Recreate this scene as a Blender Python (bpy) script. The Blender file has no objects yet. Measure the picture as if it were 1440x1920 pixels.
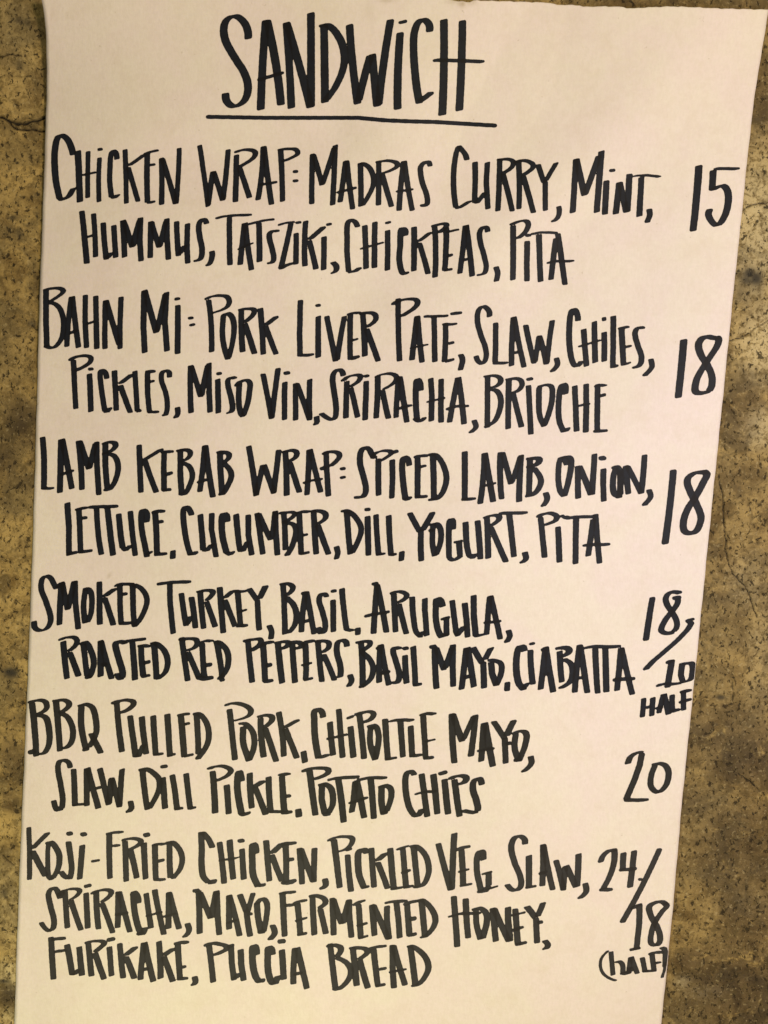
import bpy, math
import numpy as np

# ------------------------------------------------------------------ camera, light, exposure
sc = bpy.context.scene
COL = sc.collection
PW, PH, F = 1440.0, 1920.0, 1443.0            # photo size and focal length in photo pixels
PITCH = math.radians(4.7)
DIST, ZC = 0.72, 1.50
CAM = np.array([0.0, -DIST * math.cos(PITCH), ZC + DIST * math.sin(PITCH)])
cam_d = bpy.data.cameras.new('camera')
cam_d.sensor_fit = 'VERTICAL'
cam_d.sensor_height = 24.0
cam_d.lens = 24.0 * F / PH
cam_d.clip_start, cam_d.clip_end = 0.02, 50.0
cam = bpy.data.objects.new('camera', cam_d)
cam.location = CAM.tolist()
cam.rotation_euler = (math.pi / 2 - PITCH, 0, 0)
COL.objects.link(cam)
sc.camera = cam

world = bpy.data.worlds.new('World')
sc.world = world
world.use_nodes = True
world.node_tree.nodes['Background'].inputs[0].default_value = (1.0, 0.88, 0.66, 1)
world.node_tree.nodes['Background'].inputs[1].default_value = 0.18


def lamp(name, loc, target, size, power, color):
    d = bpy.data.lights.new(name, 'AREA')
    d.shape = 'DISK'
    d.size = size
    d.energy = power
    d.color = color
    o = bpy.data.objects.new(name, d)
    o.location = loc
    v = np.array(target, float) - np.array(loc, float)
    from mathutils import Vector
    o.rotation_euler = Vector(v.tolist()).to_track_quat('-Z', 'Y').to_euler()
    COL.objects.link(o)
    return o


lamp('key_lamp', (1.05, -1.72, 1.62), (0.0, 0, 1.45), 0.22, 25.5, (1.0, 0.785, 0.54))  # key light from the right front, about mid-height of the sheet
lamp('cool_lamp', (0.42, -0.62, 1.52), (0.2, 0, 1.50), 0.26, 1.5, (0.50, 0.63, 1.0))
lamp('warm_lamp', (-0.22, -0.72, 0.82), (-0.10, 0, 1.05), 0.30, 3.0, (0.96, 0.97, 0.54))
lamp('upper_lamp', (0.30, -0.80, 2.42), (0.0, 0, 2.0), 0.30, 1.15, (1.0, 1.0, 0.28))

sc.view_settings.view_transform = 'Standard'
sc.view_settings.look = 'None'
sc.view_settings.exposure = 0.0
sc.view_settings.gamma = 1.0
sc.view_settings.use_curve_mapping = False

# ------------------------------------------------------------------ geometry of the place
CP, SP = math.cos(PITCH), math.sin(PITCH)


def ray(px, py):
    a = (np.asarray(px, float) - PW / 2) / F
    b = (PH / 2 - np.asarray(py, float)) / F
    # forward = (0, CP, -SP), up = (0, SP, CP)
    return a, CP + b * SP, -SP + b * CP


def on_plane(px, py, depth=0.0):
    dx, dy, dz = ray(px, py)
    t = (-depth - CAM[1]) / dy
    return CAM[0] + t * dx, CAM[2] + t * dz


ZTOP = float(on_plane(720, -14)[1])


def lift(x, z):
    """how far the hanging paper stands off the wall"""
    q = np.clip(1 - (ZTOP - z) / 0.098, 0, 1.3)
    a = 0.0055 + 0.0235 * np.clip(-x / 0.34, 0, 1.2) ** 2 + 0.0095 * np.clip(x / 0.36, 0, 1.2) ** 2
    m = np.clip(1 - np.abs(x / 0.345) ** 3, 0, 1)         # the long edges lie close to the wall
    g = 0.0075 + 0.0046 * np.sin(9.0 * x + 5.0 * z + 0.6) + 0.0029 * np.sin(14.0 * z - 7.0 * x) \
        + 0.0017 * np.sin(22.0 * x + 4.0 * z)
    # a few soft dents from rolling and handling
    for (cx, cz, sx, sz, am) in ((-0.20, 1.70, 0.10, 0.035, -0.0016), (0.02, 1.80, 0.035, 0.10, 0.0016),
                                 (0.22, 1.72, 0.06, 0.06, -0.0012), (-0.05, 1.33, 0.14, 0.03, 0.0012),
                                 (0.12, 1.20, 0.05, 0.12, 0.0010), (-0.22, 1.12, 0.09, 0.05, -0.0010)):
        g = g + am * np.exp(-((x - cx) / sx) ** 2 - ((z - cz) / sz) ** 2)
    # soft diagonal rolls left from the paper having been rolled up
    for (px0, pz0, px1, pz1, wd, am) in ((0.10, 1.74, 0.34, 1.97, 0.036, 0.0034), (-0.02, 1.70, 0.16, 1.96, 0.040, -0.0026),
                                         (-0.30, 1.78, -0.05, 1.84, 0.030, -0.0022), (-0.28, 1.56, 0.05, 1.60, 0.040, 0.0020),
                                         (0.05, 1.45, 0.30, 1.62, 0.045, 0.0022)):
        ex, ez = px1 - px0, pz1 - pz0
        ln = math.hypot(ex, ez)
        u = np.clip(((x - px0) * ex + (z - pz0) * ez) / ln ** 2, 0, 1)
        dd = np.hypot(x - px0 - u * ex, z - pz0 - u * ez)
        g = g + 2.0 * am * np.exp(-(dd / wd) ** 2)
    g = np.maximum(g, 0.0)
    h = 0.0019 + 0.0004 * np.sin(31.0 * z) + 0.0003 * np.sin(57.0 * z + 1) + a * q ** 1.7 + m * g
    return np.maximum(h, 0.0005)


def on_paper(px, py, off=0.0):
    dx, dy, dz = ray(px, py)
    x, z = on_plane(px, py)
    for _ in range(6):
        h = lift(x, z) + off
        t = (-h - CAM[1]) / dy
        x, z = CAM[0] + t * dx, CAM[2] + t * dz
    return np.stack([x, -h, z], -1)


def mesh_object(name, verts, faces, mat, parent=None, smooth=True):
    me = bpy.data.meshes.new(name)
    me.from_pydata(verts, [], faces)
    me.update()
    if smooth:
        me.polygons.foreach_set('use_smooth', [True] * len(me.polygons))
    me.materials.append(mat)
    o = bpy.data.objects.new(name, me)
    COL.objects.link(o)
    if parent is not None:
        o.parent = parent
    return o


def attr(o, name, values):
    a = o.data.attributes.new(name, 'FLOAT', 'POINT')
    a.data.foreach_set('value', np.asarray(values, np.float32))


# ------------------------------------------------------------------ materials
class NT:
    def __init__(self, name):
        self.m = bpy.data.materials.new(name)
        self.m.use_nodes = True
        self.t = self.m.node_tree
        self.b = self.t.nodes['Principled BSDF']
        self.tc = self.t.nodes.new('ShaderNodeTexCoord')

    def link(self, a, b):
        self.t.links.new(a, b)

    def mapping(self, scale=(1, 1, 1), rot=(0, 0, 0)):
        n = self.t.nodes.new('ShaderNodeMapping')
        n.inputs['Scale'].default_value = scale
        n.inputs['Rotation'].default_value = rot
        self.link(self.tc.outputs['Object'], n.inputs['Vector'])
        return n.outputs[0]

    def noise(self, scale, detail=4, rough=0.55, dist=0.0, vec=None):
        n = self.t.nodes.new('ShaderNodeTexNoise')
        n.inputs['Scale'].default_value = scale
        n.inputs['Detail'].default_value = detail
        n.inputs['Roughness'].default_value = rough
        n.inputs['Distortion'].default_value = dist
        self.link(vec if vec is not None else self.tc.outputs['Object'], n.inputs['Vector'])
        return n.outputs['Fac']

    def ramp(self, fac, lo, hi, a=0.0, b=1.0):
        n = self.t.nodes.new('ShaderNodeMapRange')
        n.interpolation_type = 'SMOOTHSTEP'
        n.inputs['From Min'].default_value = lo
        n.inputs['From Max'].default_value = hi
        n.inputs['To Min'].default_value = a
        n.inputs['To Max'].default_value = b
        self.link(fac, n.inputs['Value'])
        return n.outputs[0]

    def attr(self, name):
        n = self.t.nodes.new('ShaderNodeAttribute')
        n.attribute_name = name
        return n.outputs['Fac']

    def math(self, op, a, b):
        n = self.t.nodes.new('ShaderNodeMath')
        n.operation = op
        for i, v in enumerate((a, b)):
            if isinstance(v, (int, float)):
                n.inputs[i].default_value = v
            else:
                self.link(v, n.inputs[i])
        return n.outputs[0]

    def mix(self, fac, a, b, mode='MIX'):
        n = self.t.nodes.new('ShaderNodeMix')
        n.data_type = 'RGBA'
        n.blend_type = mode
        for i, v in ((0, fac), (6, a), (7, b)):
            if isinstance(v, (int, float)):
                n.inputs[i].default_value = v
            elif isinstance(v, tuple):
                n.inputs[i].default_value = v + (1,)
            else:
                self.link(v, n.inputs[i])
        return n.outputs[2]

    def bump(self, h, strength, dist, prev=None):
        n = self.t.nodes.new('ShaderNodeBump')
        n.inputs['Strength'].default_value = strength
        n.inputs['Distance'].default_value = dist
        self.link(h, n.inputs['Height'])
        if prev is not None:
            self.link(prev, n.inputs['Normal'])
        return n.outputs[0]


# mottled old concrete
w = NT('old_concrete')
big = w.noise(9, 5, 0.6, 0.4)
mid = w.noise(34, 7, 0.66, 0.5)
fin = w.noise(150, 6, 0.72, 0.4)
pit = w.noise(250, 4, 0.62, 0.3, w.mapping((1.0, 1.0, 0.7), (0, 0.5, 0)))
pit2 = w.noise(125, 5, 0.68, 0.5)
spk = w.noise(270, 4, 0.65, 0.4)
c = w.mix(w.ramp(mid, 0.36, 0.60), (0.192, 0.121, 0.037), (0.478, 0.330, 0.118))
c = w.mix(w.ramp(big, 0.45, 0.66, 0, 0.45), c, (0.235, 0.180, 0.085))
lightf = w.math('MULTIPLY', w.attr('pale'), w.ramp(fin, 0.30, 0.55))
c = w.mix(lightf, c, (0.58, 0.47, 0.26))
c = w.mix(w.ramp(w.noise(20, 9, 0.70, 0.6), 0.50, 0.56, 0.0, 0.46), c, (0.150, 0.112, 0.052))
greyf = w.math('MULTIPLY', w.attr('grey'), w.ramp(w.noise(42, 9, 0.76, 0.9), 0.30, 0.47))
c = w.mix(greyf, c, (0.28, 0.27, 0.33), 'MULTIPLY')
c = w.mix(w.ramp(fin, 0.38, 0.53, 0.60, 0.0), c, (0.085, 0.058, 0.020))
c = w.mix(w.ramp(spk, 0.56, 0.68, 0, 0.30), c, (0.60, 0.48, 0.26))
pits = w.ramp(pit, 0.575, 0.645)
c = w.mix(w.math('MULTIPLY', pits, 0.86), c, (0.024, 0.015, 0.005))
pits2 = w.ramp(pit2, 0.61, 0.665)
c = w.mix(w.math('MULTIPLY', pits2, 0.86), c, (0.028, 0.019, 0.007))
c = w.mix(w.attr('stain'), c, (0.030, 0.026, 0.020))
c = w.mix(w.attr('crack'), c, (0.012, 0.008, 0.004))
w.link(c, w.b.inputs['Base Color'])
w.b.inputs['Roughness'].default_value = 0.78
w.b.inputs['Specular IOR Level'].default_value = 0.3
hh = w.math('SUBTRACT', fin, w.math('ADD', w.math('MULTIPLY', pits, 0.9), w.math('MULTIPLY', pits2, 0.9)))
w.link(w.bump(hh, 0.7, 0.0020), w.b.inputs['Normal'])
CONCRETE = w.m

# butcher paper
p = NT('white_paper')
fib = p.noise(420, 4, 0.7, 0.0, p.mapping((1.0, 1.0, 0.45)))
fib2 = p.noise(380, 4, 0.7, 0.0, p.mapping((0.45, 1.0, 1.0)))
blot = p.noise(13, 5, 0.62, 0.4)
c = p.mix(p.ramp(blot, 0.36, 0.64), (0.815, 0.708, 0.712), (0.810, 0.735, 0.680))
c = p.mix(p.ramp(p.noise(95, 4, 0.7, 0.3), 0.40, 0.62, 0.0, 0.25), c, (0.775, 0.655, 0.645))
c = p.mix(p.ramp(fib, 0.36, 0.64, 0.20, 0.0), c, (0.62, 0.56, 0.47))
c = p.mix(p.ramp(fib2, 0.40, 0.66, 0.0, 0.18), c, (0.86, 0.80, 0.74))
c = p.mix(p.ramp(p.noise(36, 6, 0.7, 0.6), 0.46, 0.72, 0.0, 0.22), c, (0.66, 0.56, 0.45))
c = p.mix(p.ramp(p.noise(240, 2, 0.5), 0.745, 0.78, 0.0, 0.35), c, (0.42, 0.34, 0.24))
c = p.mix(p.attr('stain'), c, (0.33, 0.24, 0.10))
p.link(c, p.b.inputs['Base Color'])
p.b.inputs['Roughness'].default_value = 0.62
p.b.inputs['Specular IOR Level'].default_value = 0.25
p.link(p.bump(p.math('ADD', fib, fib2), 0.35, 0.0004, p.bump(p.noise(26, 4, 0.6), 0.35, 0.0015)), p.b.inputs['Normal'])
PAPER = p.m


def ink(name, thin, thick, rough):
    k = NT(name)
    dens = k.math('ADD', k.attr('passes'), k.ramp(k.noise(120, 4, 0.65, 0.5), 0.3, 0.7, -0.35, 0.35))
    c = k.mix(k.ramp(dens, 0.7, 2.1), thin, thick)
    c = k.mix(k.ramp(k.attr('edge'), 0.0, 1.0, 0.65, 0.0), c, thick)
    k.link(c, k.b.inputs['Base Color'])
    k.b.inputs['Roughness'].default_value = rough
    k.b.inputs['Specular IOR Level'].default_value = 0.13
    k.link(k.bump(k.noise(500, 2, 0.5), 0.15, 0.0002), k.b.inputs['Normal'])
    return k.m


INK = ink('black_marker_ink', (0.0125, 0.0145, 0.0225), (0.008, 0.0072, 0.0095), 0.55)
INK_PALE = ink('paler_marker_ink', (0.042, 0.040, 0.042), (0.027, 0.024, 0.024), 0.55)  # palest ink tone, for the last dish entry
INK_MID = ink('mid_tone_marker_ink', (0.027, 0.026, 0.027), (0.016, 0.014, 0.014), 0.55)  # in-between ink tone, for the entry before the last

# ------------------------------------------------------------------ the concrete wall
rng = np.random.default_rng(7)


def smooth_polyline(pts, step, jitter, seed):
    r = np.random.default_rng(seed)
    pts = np.array(pts, float)
    out = [pts[0]]
    for a, b in zip(pts[:-1], pts[1:]):
        n = max(1, int(np.hypot(*(b - a)) / step))
        for i in range(1, n + 1):
            q = a + (b - a) * i / n
            out.append(q + r.normal(0, jitter, 2))
    return np.array(out)


def wall_xz(px, py):
    x, z = on_plane(px, py)
    return np.stack([x, z], -1)


def axis(parts):
    v = []
    for a, b, s in parts:
        v += list(np.arange(a, b, s))
    return np.array(v + [parts[-1][1]])


xl = float(on_plane(110, 960)[0]); xr = float(on_plane(1200, 1900)[0])
X0, X1 = float(on_plane(-40, 960)[0]), float(on_plane(1490, 960)[0])
XS = axis([(-1.5, X0, 0.05), (X0, xl, 0.0008), (xl, xr, 0.012), (xr, X1, 0.0008), (X1, 1.5, 0.05)])
Z0, Z1 = float(on_plane(720, 1990)[1]), float(on_plane(720, -60)[1])
ZS = axis([(0.0, Z0, 0.06), (Z0, Z1, 0.00095), (Z1, 2.8, 0.06)])
GX, GZ = np.meshgrid(XS, ZS)
nx, nz = len(XS), len(ZS)


def seg_dist(P, pts):
    """distance field on the grid to a polyline (wall metres), only near it"""
    for i, (a, b) in enumerate(zip(pts[:-1], pts[1:])):
        m = 0.012
        i0, i1 = np.searchsorted(XS, [min(a[0], b[0]) - m, max(a[0], b[0]) + m])
        j0, j1 = np.searchsorted(ZS, [min(a[1], b[1]) - m, max(a[1], b[1]) + m])
        if i1 <= i0 or j1 <= j0:
            continue
        x, z = GX[j0:j1, i0:i1], GZ[j0:j1, i0:i1]
        d = b - a
        t = np.clip(((x - a[0]) * d[0] + (z - a[1]) * d[1]) / max(d @ d, 1e-12), 0, 1)
        P[j0:j1, i0:i1] = np.minimum(P[j0:j1, i0:i1], np.hypot(x - a[0] - t * d[0], z - a[1] - t * d[1]))


crack = np.zeros_like(GX)
CRACKS = [  # photo polyline, half width mm
    ([(-30, 212), (0, 219), (10, 222), (18, 227), (27, 231), (45, 232), (55, 228), (68, 225), (85, 221), (120, 214)], 1.3),
    ([(8, 222), (17, 229), (25, 238), (34, 242), (50, 242), (62, 243), (75, 246), (86, 248), (120, 254)], 0.85),
    ([(-30, 105), (0, 106), (12, 104), (22, 102), (40, 104)], 0.50),
    ([(1370, 399), (1390, 394), (1402, 388), (1412, 383), (1423, 380), (1436, 382), (1470, 374)], 0.55),
    ([(1366, 640), (1392, 632), (1412, 620), (1428, 609), (1445, 600), (1475, 586)], 0.42),
    ([(1348, 890), (1352, 912), (1356, 935), (1357, 960), (1359, 990), (1362, 1016), (1361, 1028), (1362, 1040), (1366, 1058),
      (1374, 1076), (1386, 1088), (1396, 1098), (1405, 1118), (1413, 1140), (1420, 1158)], 0.55),
    ([(1374, 1280), (1375, 1300), (1376, 1318)], 0.40),
    ([(5, 1604), (14, 1613), (25, 1622)], 0.55),
    ([(1384, 1450), (1400, 1462), (1420, 1478), (1426, 1486)], 0.40),
]
for n, (pl, hw) in enumerate(CRACKS):
    D = np.full_like(GX, 1.0)
    pts = smooth_polyline(pl, 5, 0.8, n + 3)
    seg_dist(D, wall_xz(pts[:, 0], pts[:, 1]))
    wv = 0.75 + 0.35 * np.sin(GX * 700 + n) * np.sin(GZ * 500 + 2 * n)
    crack = np.maximum(crack, np.clip(1.6 - D / (hw * 0.001 * wv), 0, 1))


def blobs(lst):
    f = np.zeros_like(GX)
    for (bx, by, rx, ry, am) in lst:
        c0 = wall_xz(bx, by)
        f = np.maximum(f, am * np.exp(-(((GX - c0[0]) / (rx * 0.0005)) ** 2 + ((GZ - c0[1]) / (ry * 0.0005)) ** 2) ** 1.5))
    return f


grey = blobs([(45, 640, 70, 120, 0.35), (1420, 1420, 140, 90, 1.0), (1400, 1850, 180, 160, 1.0), (1380, 1600, 120, 120, 0.9), (1390, 960, 90, 120, 0.35), (1330, 1720, 100, 200, 0.5), (70, 20, 40, 60, 0.35), (45, 235, 40, 10, 0.5), (50, 790, 50, 60, 0.95), (10, 860, 30, 60, 0.8), (45, 900, 40, 25, 0.6),
              (25, 1352, 22, 22, 0.6), (25, 1430, 34, 60, 0.9), (20, 1500, 20, 30, 0.7), (12, 1868, 26, 30, 1.0),
              (1250, 5, 220, 25, 0.8), (1430, 170, 45, 95, 0.9), (1400, 530, 30, 70, 0.4), (1380, 770, 50, 80, 0.75),
              (1350, 900, 40, 60, 0.6), (1330, 1120, 45, 40, 0.75), (1300, 1240, 40, 60, 0.55), (1340, 1350, 120, 50, 0.75),
              (1420, 1560, 80, 60, 0.45), (1310, 1500, 60, 60, 0.7), (1300, 1650, 60, 50, 0.55), (1400, 1760, 120, 60, 0.85),
              (1300, 1800, 60, 35, 1.0), (1300, 1890, 90, 50, 0.85), (1420, 1880, 80, 60, 0.9), (1350, 1440, 80, 40, 0.5), (1370, 1620, 200, 420, 0.55), (1420, 1800, 140, 240, 0.9), (1330, 1380, 130, 50, 0.9), (1400, 1540, 120, 70, 0.8), (1330, 1080, 110, 260, 0.5), (1400, 1000, 100, 160, 0.45), (1380, 1380, 160, 120, 0.6), (1390, 900, 60, 60, 0.5), (1345, 700, 30, 120, 0.5)])
pale = blobs([(40, 60, 60, 140, 0.20), (20, 1700, 40, 100, 0.35), (30, 1830, 40, 40, 0.8), (30, 1905, 30, 20, 0.8),
              (1420, 420, 50, 150, 0.8), (1430, 640, 50, 80, 0.75), (1425, 800, 30, 40, 0.7), (1400, 1090, 40, 50, 0.35),
              (1430, 1240, 30, 120, 0.25), (1390, 1690, 60, 40, 0.20), (1280, 1840, 16, 16, 0.6), (1320, 1860, 40, 12, 0.4)])
stain = blobs([(1406, 514, 13, 12, 0.9), (1418, 522, 15, 15, 0.95), (1404, 524, 14, 10, 0.8), (21, 1262, 17, 11, 0.95),
               (1352, 1308, 10, 5, 0.8), (60, 607, 9, 8, 0.6), (8, 1675, 8, 10, 0.6), (40, 1795, 9, 8, 0.6), (5, 1840, 14, 4, 0.8),
               (36, 38, 14, 6, 0.55), (50, 42, 8, 8, 0.55), (37, 125, 7, 12, 0.5), (23, 408, 8, 4, 0.6), (37, 437, 8, 9, 0.5)])
rough = (np.sin(GX * 31 + 2 * np.sin(GZ * 17)) * np.sin(GZ * 27 + 1.3 * np.sin(GX * 23))) * 0.0006
GY = np.minimum(-rough * 0.5, 0.0) + 0.0022 * crack + 0.0005 * stain
V = np.stack([GX, GY, GZ], -1).reshape(-1, 3)
idx = np.arange(nx * nz).reshape(nz, nx)
Q = np.stack([idx[:-1, :-1], idx[:-1, 1:], idx[1:, 1:], idx[1:, :-1]], -1).reshape(-1, 4)
wall = mesh_object('concrete_wall', V.tolist(), Q.tolist(), CONCRETE)
wall['label'] = 'mottled ochre concrete wall with dark pits and cracks behind the handwritten menu'
wall['category'] = 'wall'
attr(wall, 'crack', crack.ravel())
attr(wall, 'grey', grey.ravel())
attr(wall, 'pale', pale.ravel())
attr(wall, 'stain', stain.ravel())

# ------------------------------------------------------------------ the paper
L_PTS = [(-40, 70), (0, 78), (25, 83), (50, 85.5), (75, 87), (120, 88), (170, 87.5), (230, 86), (320, 83), (420, 79.5), (570, 74), (760, 69),
         (900, 65), (1060, 60), (1220, 54), (1330, 49.5), (1440, 45), (1600, 38), (1760, 32), (1920, 27), (2100, 20)]
R_PTS = [(-40, 1452), (18, 1440), (40, 1438), (70, 1433), (110, 1426), (150, 1419), (210, 1411), (290, 1402), (350, 1396), (430, 1388), (500, 1380),
         (700, 1360), (1000, 1329.5), (1240, 1305.5), (1460, 1283), (1500, 1279), (1700, 1262), (1920, 1240), (2100, 1222)]
T_PTS = [(0, -14), (400, -9), (700, -6), (770, -2), (800, -4), (845, -1), (862, 4), (868, 1), (876, 5), (890, 0), (900, 1), (955, 2.5), (1030, 5), (1040, 9), (1060, 9), (1085, 10), (1095, 13),
         (1120, 12), (1150, 12.2), (1165, 13), (1178, 15.5), (1186, 16), (1200, 14.5), (1230, 13), (1260, 12), (1300, 13.5), (1350, 16), (1438, 18), (1500, 19)]


def smooth_interp(v, pts):
    a = np.array(pts, float)
    return np.interp(v, a[:, 0], a[:, 1])


NS, NR = 200, 260
s = np.linspace(0, 1, NS)
t = np.linspace(0, 1, NR) ** 1.25
xt = smooth_interp(15.0, L_PTS) + (smooth_interp(15.0, R_PTS) - smooth_interp(15.0, L_PTS)) * s
ytop = smooth_interp(xt, T_PTS) + 0.5 * np.sin(xt * 0.21) + 0.4 * np.sin(xt * 0.53 + 1)
PY = ytop[None, :] + (2060 - ytop[None, :]) * t[:, None]


def ma(v, pts):
    return sum(smooth_interp(v + d, pts) for d in (-24, -12, 0, 12, 24)) / 5


edge_l = ma(PY, L_PTS) + 0.25 * np.sin(PY * 0.045) + 0.2 * np.sin(PY * 0.11)
edge_r = ma(PY, R_PTS) + 0.25 * np.sin(PY * 0.052 + 1) + 0.2 * np.sin(PY * 0.13)
PX = edge_l + (edge_r - edge_l) * s[None, :]
PV = on_paper(PX, PY).reshape(-1, 3)
idx = np.arange(NS * NR).reshape(NR, NS)
Q = np.stack([idx[1:, :-1], idx[1:, 1:], idx[:-1, 1:], idx[:-1, :-1]], -1).reshape(-1, 4)
sign = bpy.data.objects.new('paper_menu', None)
sign.empty_display_size = 0.1
COL.objects.link(sign)
sign['label'] = 'long white paper sandwich menu hand lettered in black marker, hung on the concrete wall'
sign['category'] = 'menu'
sheet = mesh_object('paper_sheet', PV.tolist(), Q.tolist(), PAPER, sign)
sol = sheet.modifiers.new('thickness', 'SOLIDIFY')
sol.thickness = 0.0003
sol.offset = -1
ps = np.zeros(PX.shape)
for (bx, by, rx, ry, am) in ((692, 20, 8, 18, 0.16), (725, 1, 14, 4, 0.35), (866, 7, 7, 6, 0.6), (850, 3, 14, 5, 0.3), (885, 4, 8, 5, 0.35),
                             (585, 157, 2.5, 2.5, 0.4), (206, 1078, 3, 2, 0.5)):
    ps = np.maximum(ps, am * np.exp(-((PX - bx) / rx) ** 2 - ((PY - by) / ry) ** 2))
attr(sheet, 'stain', ps.ravel())

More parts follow.
